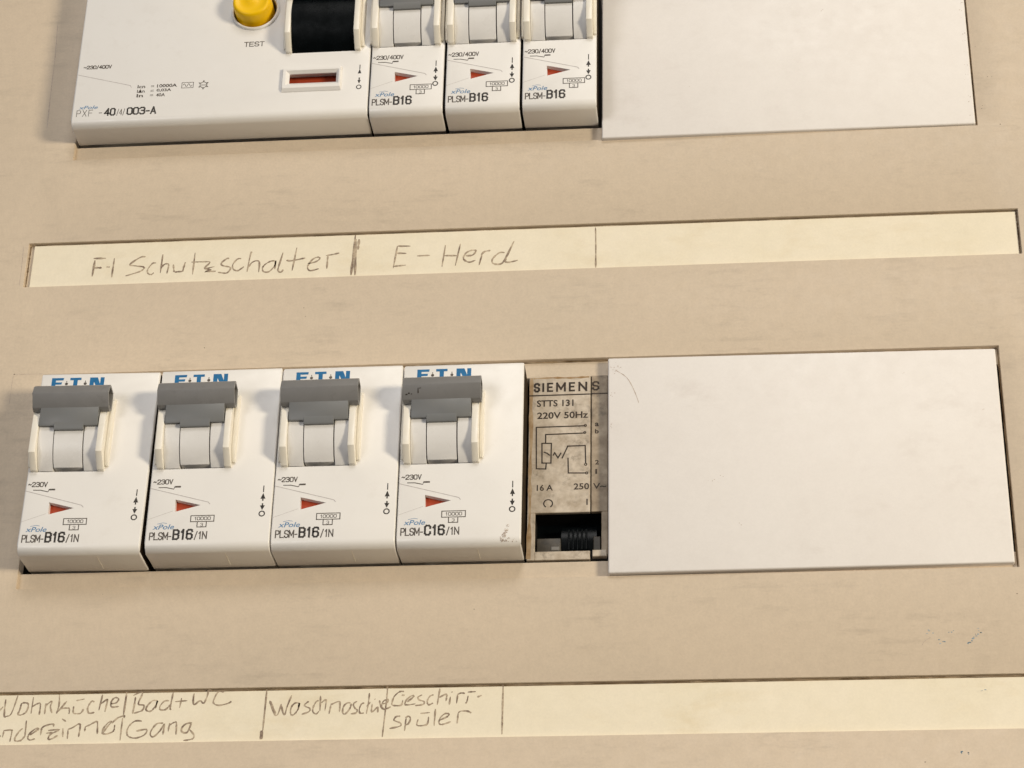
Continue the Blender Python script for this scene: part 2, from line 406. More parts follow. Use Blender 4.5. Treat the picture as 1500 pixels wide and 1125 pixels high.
for pts_, w_ in (([(-8.6, 108), (-8.1, 98), (-7.9, 88), (-7.6, 76)], 0.17), ([(-7.3, 6.4), (-7.35, 3), (-7.3, -1.5)], 0.10),
                 ([(-7.3, 6.45), (-4, 6.4), (-0.2, 6.35)], 0.09), ([(-9.2, 41.6), (-9.0, 36), (-8.9, 30.5)], 0.13),
                 ([(196.5, -63.6), (195.2, -64.4), (194.6, -65.4)], 0.10)):
    part('hairline_scratch', panel, M['scratch'], lambda bm: ribbon(bm, pts_, w_, 0.02, True, 0.5, random.Random(3)))

# shade lines of the recesses, painted as dark brown ribbons along their edges
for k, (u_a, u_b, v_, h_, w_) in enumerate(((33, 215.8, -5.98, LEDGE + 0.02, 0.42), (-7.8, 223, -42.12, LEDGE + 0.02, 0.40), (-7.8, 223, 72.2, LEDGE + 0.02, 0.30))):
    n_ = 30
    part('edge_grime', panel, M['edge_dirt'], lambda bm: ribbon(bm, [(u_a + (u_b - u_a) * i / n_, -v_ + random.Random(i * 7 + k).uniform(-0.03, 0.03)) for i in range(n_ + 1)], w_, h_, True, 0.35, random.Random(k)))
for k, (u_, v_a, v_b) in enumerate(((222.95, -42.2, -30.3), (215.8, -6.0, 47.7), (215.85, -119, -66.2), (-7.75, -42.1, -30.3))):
    part('edge_grime', panel, M['edge_dirt'], lambda bm: ribbon(bm, [(u_, -(v_a + (v_b - v_a) * i / 10)) for i in range(11)], 0.30, LEDGE + 0.03, True, 0.4, random.Random(50 + k)))  # same painted shade down the recess ends

# things behind the sheet: the dark box back and the rail the devices clip to
def back_build(bm): box(bm, -40, 256, -135, 150, -66, -64)
o = part('box_back', None, M['dark'], back_build)
o['kind'] = 'structure'

# ------------------------------------------------------------------ label strips with handwriting
STROKES = {
 'F-I': [[(8.36,-37.36),(8.16,-32.84)],[(7.96,-37.83),(10.96,-37.79)],[(8.47,-35.22),(10.2,-35.15)],[(11.33,-35.37),(12.14,-35.26)],[(12.99,-37.71),(12.85,-32.39)]],
 'Schutz': [[(20.48,-37.8),(19.23,-37.72),(16.9,-35.81),(18.31,-35.36),(20.18,-35.02),(20.34,-34.48),(19.39,-33.72),(16.18,-32.66)],[(23.17,-35.96),(22.27,-35.86),(21.29,-34.18),(21.5,-33.11),(22.33,-32.81),(22.85,-33.32)],[(24.56,-38.3),(24.42,-33.12)],[(24.32,-34.19),(25.16,-35.48),(26.07,-35.58),(26.24,-34.91),(25.97,-32.93)],[(27.34,-35.39),(27.6,-33.79),(27.87,-33.3),(28.78,-33.35),(29.67,-33.57),(30.14,-35.94)],[(29.88,-35.02),(29.8,-33.3)],[(32.27,-38.52),(32.16,-32.42)],[(31.63,-35.88),(35.96,-35.84)],[(35.96,-35.84),(35.89,-35.31),(34.86,-33.98),(37.21,-34.41)],[(34.87,-33.9),(36.49,-33.57),(35.05,-33.09),(37.66,-33.12)]],
 'schalter': [[(40.58,-36.48),(39.99,-36.5),(38.77,-35.3),(39.19,-34.59),(40.89,-34.1),(40.95,-33.27),(40.07,-32.47),(38.14,-32.83)],[(43.45,-36.36),(42.51,-36.26),(41.55,-34.77),(41.77,-33.51),(42.87,-33.05),(44.22,-34.11)],[(45.81,-38.21),(45.53,-37.25),(45.08,-32.69)],[(45.3,-33.92),(46.04,-35.14),(47.19,-35.65),(47.83,-35.07),(47.85,-32.44)],[(51.72,-35.33),(50.53,-35.38),(49.17,-34.46),(48.66,-33.37),(49.07,-32.53),(50.26,-32.48),(51.46,-33.95),(51.71,-35.47),(51.59,-33.12)],[(53.27,-37.63),(52.44,-33.5),(52.51,-32.53),(53.12,-32.23),(53.66,-32.9)],[(56.47,-38.89),(55.74,-32.54)],[(54.2,-35.45),(55.52,-35.31),(58.67,-35.93)],[(59.36,-34.33),(61.23,-34.8),(62.12,-35.6),(61.63,-36.04),(60.47,-35.53),(59.5,-34.04),(59.39,-33.08),(60.08,-32.36),(62.05,-32.84)],[(63.96,-36.5),(63.9,-32.76)],[(63.5,-36.38),(64.9,-36.6),(66.65,-37.0)]],
 'div1': [[(70.18,-41.82),(70.0,-36.25),(69.7,-30.74)],[(70.36,-40.69),(70.64,-30.7)],[(71.12,-40.66),(70.99,-37.74)]],
 'E-Herd': [[(80.27,-38.33),(79.54,-32.27)],[(80.27,-38.33),(83.33,-38.2)],[(80.0,-36.39),(82.47,-36.24)],[(79.57,-32.74),(82.49,-32.98)],[(84.97,-35.42),(88.02,-35.46)],[(91.56,-38.14),(90.94,-32.23)],[(95.07,-38.41),(94.04,-32.37)],[(91.42,-35.24),(94.35,-35.12)],[(96.34,-35.03),(97.98,-35.11),(98.76,-36.32),(97.71,-36.44),(96.55,-35.85),(95.89,-34.64),(96.15,-33.8),(97.33,-33.2),(98.72,-33.7)],[(100.3,-35.7),(99.57,-32.29)],[(99.96,-35.02),(100.76,-35.96),(102.15,-36.23)],[(105.44,-35.49),(104.27,-35.54),(103.01,-34.35),(102.57,-33.4),(102.94,-32.56),(104.57,-32.42),(105.59,-33.69),(107.59,-38.58)],[(105.82,-33.96),(105.67,-33.0),(106.65,-32.83),(108.62,-33.3)]],
 'Wohnkueche': [[(-1.51,73.5),(-0.78,76.27),(-0.09,75.79),(0.49,75.11)],[(0.84,73.45),(0.93,77.09),(1.52,77.29),(2.47,76.63),(3.38,72.6)],[(4.37,74.5),(4.17,75.97),(3.9,76.85),(4.59,77.06),(5.63,76.39),(5.94,75.02),(5.68,74.42),(4.82,74.31),(4.29,74.59)],[(6.83,73.07),(6.72,76.8)],[(6.81,75.23),(7.86,74.56),(8.53,74.67),(8.54,77.13)],[(9.73,74.5),(9.68,76.95)],[(9.61,75.09),(10.72,74.13),(11.01,74.23),(10.76,75.31),(11.28,76.79)],[(12.42,72.58),(12.6,74.95),(12.26,76.9)],[(14.19,74.09),(12.5,76.52)],[(12.88,75.74),(14.56,75.67),(14.97,75.97),(15.0,77.05)],[(15.83,75.3),(15.9,76.77),(16.58,76.98),(17.51,76.9),(18.05,75.93)],[(16.25,74.03),(17.99,73.67)],[(20.23,74.4),(19.64,74.2),(19.01,75.26),(18.93,76.24),(19.38,76.94),(20.48,76.76)],[(21.83,72.76),(21.37,76.29)],[(21.59,74.92),(22.8,73.96),(23.01,74.16),(22.72,76.7)],[(23.74,74.86),(24.94,74.69),(25.41,73.81),(24.63,73.5),(23.95,74.18),(23.88,75.36),(24.48,75.66),(25.67,75.49)]],
 'div2': [[(27.02,72.17),(26.82,77.56)],[(26.69,78.14),(26.64,83.18)]],
 'Kinderzimmer': [[(-2.66,79.18),(-2.53,82.29)],[(-1.43,79.98),(-2.34,80.94),(-1.24,82.12)],[(-0.63,80.38),(-0.52,81.94)],[(0.46,81.57),(0.8,81.96)],[(1.35,80.42),(1.18,82.07)],[(1.36,80.51),(2.95,80.45),(3.09,80.84),(2.9,83.07)],[(5.34,80.1),(4.59,80.86),(3.92,82.21),(4.09,82.89),(5.2,82.82),(6.02,81.86)],[(5.93,78.35),(6.03,81.96)],[(7.03,81.68),(8.57,80.54),(8.71,80.16),(7.99,80.34),(6.82,81.49),(6.75,82.45),(7.35,82.76),(8.25,82.48)],[(9.44,79.98),(9.37,81.72)],[(9.37,80.17),(10.14,79.6),(11.79,79.24),(11.95,79.83)],[(10.93,80.68),(13.34,80.53),(11.5,81.57),(11.15,82.63),(11.98,82.54),(13.11,81.79)],[(10.53,81.26),(12.01,81.19)],[(14.05,80.25),(14.22,82.2)],[(13.62,78.1),(14.53,78.7)],[(15.2,80.47),(15.26,82.7)],[(15.2,80.47),(16.18,80.1),(17.31,79.34),(17.73,79.73),(17.63,82.26)],[(18.87,79.95),(18.8,81.02)],[(18.87,79.95),(19.76,79.58),(21.08,78.82),(21.4,79.22),(21.6,81.65)],[(22.84,81.38),(23.63,80.03),(24.44,78.88),(23.72,79.16),(22.83,80.41),(22.66,81.47),(23.61,81.68),(24.87,81.22),(25.01,80.83)],[(25.17,79.67),(25.12,81.03)],[(24.48,79.27),(25.66,78.12),(27.01,77.66),(26.97,78.15)]],
 'Bad+WC': [[(29.04,73.44),(28.91,75.57),(28.73,77.23)],[(28.55,73.07),(29.95,72.38),(30.44,72.75),(29.76,75.0),(31.03,75.38),(30.7,76.55),(28.95,77.11)],[(33.87,74.36),(32.85,74.34),(31.83,75.39),(31.59,76.45),(32.63,76.71),(33.53,75.54),(33.87,74.36),(33.59,76.13)],[(36.36,74.41),(35.35,74.51),(34.55,75.56),(34.62,76.39),(35.75,76.41),(36.77,75.25)],[(37.09,72.52),(36.73,76.07),(36.98,76.31)],[(39.01,73.87),(38.76,76.11)],[(37.62,74.67),(40.31,74.48)],[(41.63,72.85),(41.54,74.39),(41.85,75.46),(43.01,74.53),(43.85,75.14),(44.5,73.5),(44.72,72.07),(45.42,72.44)],[(48.04,72.73),(46.79,72.59),(46.02,74.24),(45.99,75.18),(47.15,75.68),(49.13,75.24),(49.77,74.78)]],
 'Gang': [[(30.93,78.92),(29.46,78.89),(28.23,80.04),(27.92,81.45),(28.46,82.39),(30.06,82.7),(31.79,81.98),(32.12,80.82),(29.91,81.13)],[(35.59,79.47),(34.25,79.56),(33.25,80.84),(33.02,82.0),(33.74,82.48),(35.06,81.1),(35.82,79.59),(35.71,82.05)],[(36.93,79.49),(36.77,81.37)],[(36.86,79.96),(38.04,79.28),(38.4,79.64),(38.51,82.1)],[(41.53,79.46),(40.32,79.79),(39.62,80.72),(39.81,81.54),(40.93,81.56),(41.63,79.34)],[(41.32,80.98),(42.32,82.17),(42.28,82.98),(41.3,83.31),(40.19,83.41)]],
 'div3': [[(57.2,72.2),(56.97,81.49)],[(56.64,81.48),(56.56,83.46)],[(56.86,81.49),(56.89,83.47)]],
 'Waschmaschine': [[(58.0,74.82),(58.39,76.16),(59.29,78.02),(59.96,77.83),(60.48,75.59)],[(58.2,74.93),(58.68,76.17),(59.47,77.82)],[(60.48,75.59),(61.01,77.64),(61.42,77.96),(61.79,76.23),(62.59,73.68)],[(64.56,75.56),(63.48,75.44),(62.67,76.45),(62.67,77.88),(63.27,78.09),(64.16,76.89),(64.35,75.46),(64.23,76.48)],[(66.37,75.08),(65.45,75.89),(65.76,76.3),(66.66,76.73),(66.51,77.44),(65.0,78.02)],[(68.49,75.02),(67.93,75.22),(67.33,76.54),(67.39,77.56),(68.09,77.98),(68.64,77.38)],[(68.78,73.9),(68.83,77.38)],[(69.01,75.54),(69.84,74.84),(70.05,75.15),(69.89,77.3)],[(71.15,75.69),(70.8,78.03)],[(71.07,75.99),(72.58,75.3),(72.98,75.62),(73.0,77.66)],[(75.3,75.66),(74.53,75.65),(73.8,76.45),(73.68,77.78),(74.27,78.09),(75.17,76.89),(75.4,75.77)],[(76.63,75.28),(75.89,75.88),(76.13,76.7),(76.74,77.32),(76.48,77.93),(75.43,78.11)],[(78.2,75.72),(77.63,75.91),(77.2,76.92),(77.35,77.95),(78.21,77.96)],[(79.15,73.48),(79.06,75.53),(78.71,78.17)],[(78.72,76.54),(79.44,75.54)],[(79.85,75.95),(79.84,77.79),(81.04,76.59)],[(81.13,76.59),(81.1,77.91)],[(80.34,74.84),(80.44,74.98)],[(81.35,75.16),(81.71,76.6),(82.31,77.02)],[(81.97,75.99),(83.02,75.71),(83.18,74.99),(82.23,75.38),(81.81,76.6),(82.51,77.23),(83.83,76.64)]],
 'div4': [[(82.95,72.01),(82.88,74.78),(82.71,77.43),(82.31,83.4)]],
 'Geschirr': [[(86.48,73.32),(85.61,73.3),(84.5,74.3),(84.07,75.62),(84.2,76.34),(85.93,76.37),(86.31,75.26)],[(86.03,74.13),(86.7,74.14)],[(87.25,75.68),(88.64,74.38),(87.96,74.37),(87.04,75.27),(86.89,76.29),(89.0,76.12)],[(90.36,74.11),(89.51,74.6),(89.73,75.22),(90.8,75.65),(90.63,76.26),(88.92,76.53)],[(92.77,74.15),(92.01,74.45),(91.47,75.56),(91.79,76.38),(92.73,75.99)],[(94.06,72.75),(93.61,76.41)],[(93.94,74.79),(95.26,74.1),(95.56,74.41),(95.41,75.63)],[(96.33,74.63),(96.14,76.46)],[(96.59,73.51),(96.71,73.72)],[(97.85,74.15),(97.67,76.19)],[(97.76,74.25),(98.52,73.86),(99.38,73.97)],[(100.07,74.5),(99.82,75.82),(99.54,76.22)],[(99.95,73.68),(101.67,73.61)],[(101.99,74.84),(102.94,74.45)]],
 'spueler': [[(85.94,78.81),(85.08,78.9),(84.64,79.7),(86.0,80.33),(85.94,81.04),(83.76,81.51)],[(87.19,78.94),(86.94,82.07)],[(87.01,79.14),(87.76,78.85),(88.08,79.56),(87.64,80.57),(86.98,80.76)],[(89.71,79.59),(89.47,80.8),(90.34,81.02),(91.66,80.64),(91.89,79.02)],[(90.14,78.28),(92.14,78.12)],[(93.26,77.32),(93.11,81.07)],[(94.21,79.88),(95.81,79.09),(96.17,78.49),(95.21,78.48),(94.29,79.47),(94.14,80.58),(94.91,80.8),(96.61,80.22)],[(98.08,78.33),(97.92,80.65)],[(98.08,78.33),(98.64,77.93),(99.98,77.96),(100.85,78.38)]],
 'div5': [[(107.38,71.98),(107.34,83.23)]],
 'relay_lines': [[(124.23,10.65),(113.45,10.72),(113.6,21.09),(115.68,21.22),(115.76,19.87)],[(124.13,12.48),(115.57,12.61),(115.56,14.69)],[(114.76,14.79),(116.85,14.85),(116.8,19.78),(114.83,19.72),(114.76,14.79)],[(115.31,17.04),(115.88,17.29),(116.47,17.78)],[(117.3,17.81),(117.6,17.23),(118.34,18.54),(118.96,17.39)],[(119.28,18.57),(120.5,15.67),(124.35,15.63),(124.47,19.9)],[(120.57,18.73),(120.66,22.35),(124.48,22.46)]],
 'relay_marks': [[(124.37,10.59),(124.37,10.59)],[(124.23,12.36),(124.23,12.36)],[(124.47,20.32),(124.47,20.32)],[(124.69,22.47),(124.69,22.47)],[(112.69,1.57),(112.66,-0.86)],[(127.24,1.94),(127.24,-0.36)],[(113.38,5.45),(113.35,3.65)],[(121.69,5.73),(121.68,3.92)],[(113.53,8.45),(113.5,6.66)],[(124.85,8.82),(124.84,7.03)],[(126.0,11.0),(126.0,10.05)],[(126.01,12.77),(126.0,11.94)],[(126.02,20.53),(126.02,19.48)],[(126.13,22.86),(126.13,21.11)],[(111.54,2.62),(128.5,2.58)],[(125.61,-1.75),(125.41,23.76)]],
 'relay_marks2': [[(113.78,26.54),(113.76,25.11)],[(117.19,26.64),(117.18,25.2)],[(121.87,26.53),(121.86,24.86)],[(125.28,26.51),(125.27,25.08)],[(126.23,26.42),(126.23,24.99)],[(128.88,26.5),(128.89,25.78)],[(116.21,29.94),(117.23,29.97)],[(124.82,28.88),(124.82,30.3)],[(113.43,32.23),(113.57,41.36)],[(127.93,31.8),(127.94,41.04)],[(125.63,40.98),(129.82,43.28)],[(125.95,41.1),(129.3,42.81)],[(120.87,35.02),(125.74,39.82)],[(113.71,36.94),(119.87,41.52)],[(117.01,39.01),(119.02,40.34)],[(125.94,37.26),(127.73,41.03)]],

}
def strip(vmid, v0, v1, label, words, dividers):
    root = empty('label_strip', P(108, vmid, -0.5)); tag(root, label, 'label')
    root.location = P(0, 0, 0)
    part('paper', root, M['paper'], lambda bm: box(bm, -6.7, 222.6, -v1 + 0.1, -v0 - 0.42, -1.1, -0.62, 0.06, 1))
    r3 = random.Random(11)
    for i, (k, lab, w) in enumerate(words):
        def hw(bm):
            for q, s in enumerate(STROKES[k]):
                ribbon(bm, [(a, -b) for a, b in s], w, -0.600 + 0.002 * (q % 3), True, 0.35, r3)
        part('handwriting', root, M['pencil'], hw, label=lab)
    for k, w in dividers:
        if isinstance(k, tuple): st = [[k[:2], ((k[0] + k[2]) / 2 + 0.05, (k[1] + k[3]) / 2), k[2:]]]
        else: st = STROKES[k]
        part('divider_line', root, M['pencil'], lambda bm: [ribbon(bm, [(a, -b) for a, b in s], w, -0.602 + 0.002 * (q % 3), True, 0.3, r3) for q, s in enumerate(st)])
    return root
strip(-36.2, -42.3, -30.1, 'upper cream paper strip handwritten F-I Schutzschalter and E-Herd', [
    ('F-I', 'handwritten F-I', 0.48), ('Schutz', 'handwritten Schutz', 0.37), ('schalter', 'handwritten schalter', 0.37), ('E-Herd', 'handwritten E-Herd', 0.40)],
    [('div1', 0.55), ((126.55, -41.6, 126.6, -30.5), 0.38)])
strip(78.0, 72.1, 84.0, 'lower cream paper strip handwritten from Wohnküche to Geschirrspüler', [
    ('Wohnkueche', 'handwritten Wohnküche', 0.34), ('Kinderzimmer', 'handwritten Kinderzimmer', 0.34), ('Bad+WC', 'handwritten Bad + WC', 0.34), ('Gang', 'handwritten Gang', 0.34),
    ('Waschmaschine', 'handwritten Waschmaschine', 0.33), ('Geschirr', 'handwritten Geschirr-', 0.34), ('spueler', 'handwritten spüler', 0.34)],
    [('div2', 0.38), ('div3', 0.45), ('div4', 0.36), ('div5', 0.42)])

# ------------------------------------------------------------------ circuit breakers (faces at F mm above the sheet)
HT = 44.8                                  # height of the raised front of a device
def body_profile(F, r=1.9):
    pts = [(1.1, -14.0), (1.0, -1.0), (0.16, -0.85), (0.0, F - r)]
    pts += arc(r, F - r, r, 180, 90, 6)[1:]
    pts += arc(HT - 1.0, F - 1.0, 1.0, 90, 0, 4)
    pts += [(HT, -14.0)]
    # shoulders that pass behind the sheet and the block that sits on the rail
    pts += [(HT + 18, -14.0), (HT + 18, -60.0), (-18.0, -60.0), (-18.0, -14.0)]
    return pts

def toggle_unit(root, a0, F, tag_):
    """drum, side cheeks and grey handle; a0 = left edge of the left cheek"""
    dl, dr = a0 + 2.35, a0 + 15.75
    x1, x2 = dl + 3.5, dl + 10.2
    cb, rr = 28.6, 13.65; cz = F + 3.3 - rr
    def seg(bm, aa, ab, r, lo, hi):
        pts = [(b, h) for b, h in arc(cb, cz, r, 180 - math.degrees(math.acos((cb - lo) / r)), math.degrees(math.acos((hi - cb) / r)), 20)]
        pts += [(hi, F - 5.5), (lo, F - 5.5)]
        prism_bh(bm, pts, aa, ab, 0.12, 2)
    K = tag_ + '%.2f_%.1f' % (a0, F)
    part('drum', root, M['drum'], lambda bm: seg(bm, dl + .05, x1 - 0.10, rr, 19.75, 37.4), K + 'd1', label='left fixed part of the drum')
    part('drum', root, M['drum'], lambda bm: seg(bm, x1 + 0.13, x2 - 0.15, rr + 0.05, 20.35, 37.2), K + 'd2', label='middle turning part of the drum')
    part('drum', root, M['drum'], lambda bm: seg(bm, x2 + 0.13, dr - .05, rr, 19.75, 37.4), K + 'd3', label='right fixed part of the drum')
    # cheeks
    def cheek(bm, aa, ab, flip):
        prof = [(19.5, F - 0.5), (19.6, F + 0.9), (22.6, F + 3.9), (31.3, F + 4.0), (32.6, F + 3.2), (37.8, F + 1.2), (37.8, F - 0.5)]
        prism_bh(bm, prof, aa, ab, 0.22, 2)
    part('side_cheek', root, M['cream'], lambda bm: cheek(bm, a0 + 0.75, dl - 0.02, 1), K + 'c1')
    part('side_cheek', root, M['cream'], lambda bm: cheek(bm, dr + 0.02, dr + 1.55, 1), K + 'c2')
    # low outer flank of the cheeks
    def flank(bm, aa, ab):
        prism_bh(bm, [(20.6, F - 0.5), (20.7, F + 0.5), (23.6, F + 1.9), (36.0, F + 1.9), (37.6, F + 0.4), (37.6, F - 0.5)], aa, ab, 0.2, 2)
    part('cheek_rib', root, M['cream'], lambda bm: flank(bm, a0 + 0.1, a0 + 0.73), K + 'f1')
    part('cheek_rib', root, M['cream'], lambda bm: flank(bm, dr + 1.57, dr + 2.35), K + 'f2')
    # handle bar with hollow right end
    def handle(bm):
        prof = [(32.9, F + 4.0), (33.2, F + 4.55), (36.2, F + 6.2), (38.1, F + 5.55), (38.7, F + 4.8), (38.0, F + 2.2), (36.7, F + 1.9), (33.7, F + 2.0), (32.7, F + 3.3)]
        f0, f1 = prism_bh(bm, prof, a0 + 0.55, dr + 2.0)
        bmesh.ops.recalc_face_normals(bm, faces=bm.faces)
        r = bmesh.ops.inset_region(bm, faces=[f1], thickness=0.55 * MM, depth=0)
        g = bmesh.ops.extrude_face_region(bm, geom=[f1])
        vs = [v for v in g['geom'] if isinstance(v, bmesh.types.BMVert)]
        for v in vs: v.co.x -= 2.2 * MM
        bmesh.ops.delete(bm, geom=[f1], context='FACES_ONLY') if f1.is_valid else None
        ed = [e for e in bm.edges if e.is_manifold and e.calc_face_angle(0) > 0.3 and all(v.co.x < (a0 + 0.56) * MM for v in e.verts)]
        lon = [e for e in bm.edges if e.is_manifold and abs((e.verts[0].co - e.verts[1].co).x) > 10 * MM]
        bmesh.ops.bevel(bm, geom=list(set(ed + lon)), offset=0.15 * MM, segments=2, profile=0.5, affect='EDGES')
    hd = part('toggle_handle', root, M['handle'], handle, K + 'h')
    def arm(bm):
        up = [(29.35, F + 4.3), (32.6, F + 4.7), (35, F + 4.2), (36.5, F + 1.5), (33, F + 0.6)]
        prism_bh(bm, [(29.0, F + 3.55), (28.95, F + 4.1)] + up, dl + 0.15, dr - 0.15, 0.12, 2)
        prism_bh(bm, [(28.0, F + 3.45), (27.95, F + 4.0), (28.3, F + 4.2), (29.5, F + 4.36), (30.2, F + 4.3), (30.2, F + 3.6)], x1 + 0.03, x2 - 0.03, 0.06, 1)
    part('toggle_arm', hd, M['arm'], arm, K + 'a')
    return dl, dr

def eaton_logo(bm, a, b, h):
    # E . T . N with thick slab strokes; b = top of the letters
    H = 2.9
    quad(bm, [(a, b), (a + 2.75, b), (a + 2.65, b - 0.62), (a + 0.95, b - 0.62), (a + 0.95, b - 1.12), (a + 2.4, b - 1.12), (a + 2.3, b - 1.7), (a + 0.95, b - 1.7),
              (a + 0.95, b - H + 0.6), (a + 2.6, b - H + 0.6), (a + 2.6, b - H), (a, b - H)], h)
    quad(bm, [(a + 4.2, b), (a + 6.75, b), (a + 6.75, b - 0.62), (a + 5.95, b - 0.62), (a + 5.95, b - H), (a + 5.0, b - H), (a + 5.0, b - 0.62), (a + 4.2, b - 0.62)], h)
    quad(bm, [(a + 8.75, b), (a + 10.5, b), (a + 11.15, b - 1.7), (a + 11.15, b), (a + 12.05, b), (a + 12.05, b - H), (a + 10.6, b - H), (a + 9.7, b - 1.1), (a + 9.7, b - H), (a + 8.75, b - H)], h)
def logo_dots(bm, a, b, h):
    for x in (3.45, 7.75):
        quad(bm, [(a + x + 0.36 * math.cos(k * math.pi / 5), b - 1.55 + 0.36 * math.sin(k * math.pi / 5)) for k in range(10)], h)
        quad(bm, [(a + x - 0.13, b - 1.1), (a + x + 0.13, b - 1.1), (a + x + 0.05, b - 0.75), (a + x - 0.05, b - 0.75)], h + 0.003)

def breaker_prints(root, F, W, rating, suffix, volt, key):
    h = F + 0.02
    aw = W - 2.15
    dx = -0.1 if W < 20 else 0.0
    lettering('voltage_print', root, volt, 0.7 + dx, (5.1 if W > 20 else 8.0), 15.9, 17.15, h, M['ink_grey'], 0.21, 'v' + volt + key)
    def sym(bm):
        poly_line(bm, [(2.1 + dx, 15.15), (3.7 + dx, 15.12), (5.3 + dx, 14.72)], 0.2, h)
        poly_line(bm, [(5.45 + dx, 14.72), (5.55 + dx, 15.28)], 0.12, h + 0.006)
        quad(bm, [(5.6 + dx, 15.45), (6.95 + dx, 15.45), (6.95 + dx, 15.05), (5.6 + dx, 15.05)], h)
    part('switch_symbol', root, M['ink_grey'], sym, 'sy' + key)
    def diag(bm):
        poly_line(bm, [(0.3, 15.0), (13.2, 11.35)], 0.17, h)
        poly_line(bm, [(13.35, 11.3), (13.7, 10.85)], 0.17, h + 0.003)
    part('diagonal_line', root, M['ink_pale'], diag, 'di' + key)
    part('diagonal_line', root, M['ink_pale'], lambda bm: poly_line(bm, [(0.3, 7.4), (5.6, 9.35)], 0.07, h), 'dj' + key)
    bx = 9.8 + (0.15 if W < 20 else 0)
    def boxes(bm):
        poly_line(bm, [(bx, 8.1), (bx + 5.1, 8.1), (bx + 5.1, 6.65), (bx, 6.65), (bx, 8.1)], 0.2, h)
        poly_line(bm, [(bx + 1.5, 6.45), (bx + 1.5, 5.35), (bx + 3.5, 5.35), (bx + 3.5, 6.45)], 0.2, h)
    part('rating_box', root, M['ink_grey'], boxes, 'bo' + key)
    lettering('rating_print', root, '10000', bx + 0.8, bx + 4.4, 6.98, 7.82, h, M['ink_grey'], 0.13, 'ra' + key)
    lettering('rating_print', root, '3', bx + 2.2, bx + 2.8, 5.5, 6.3, h, M['ink_grey'], 0.10, 'rb' + key)
    text('series_print', root, 'xPole', 1.6 + dx, 6.3 + dx, 4.95, 6.15, h, M['blue_thin'], 0.012, 'xp' + key, 0.25)
    poly = lambda bm: poly_line(bm, [(2.6, 6.3), (3.8, 6.55), (4.6, 6.4)], 0.10, h)
    part('series_mark', root, M['blue_thin'], poly, 'xm' + key)
    lettering('type_print', root, 'PLSM-', 1.0 + dx, 5.95 + dx, 2.4, 4.3, h, M['ink_grey'], 0.25, 'pl' + key)
    lettering('type_print', root, rating, 6.1 + dx, 10.6 + dx, 2.35, 4.95, h, M['ink'], 0.43, 'rt' + rating + key, 0.5)
    if suffix: lettering('type_print', root, suffix, 10.8, 13.7, 2.4, 4.3, h, M['ink_grey'], 0.24, 'sx' + key)
    def arrows(bm):
        quad(bm, [(aw - 0.10, 15.0), (aw + 0.12, 15.0), (aw + 0.12, 13.4), (aw - 0.10, 13.4)], h)
        quad(bm, [(aw, 13.2), (aw + 0.55, 11.8), (aw - 0.55, 11.8)], h); quad(bm, [(aw - .15, 11.8), (aw + .15, 11.8), (aw + .15, 11.3), (aw - .15, 11.3)], h)
        quad(bm, [(aw, 9.05), (aw + 0.55, 10.2), (aw - 0.55, 10.2)], h); quad(bm, [(aw - .15, 10.7), (aw + .15, 10.7), (aw + .15, 10.2), (aw - .15, 10.2)], h)
        ring(bm, aw, 8.2, 0.45, 0.72, h)
    part('on_off_mark', root, M['ink'], arrows, 'ar' + key)

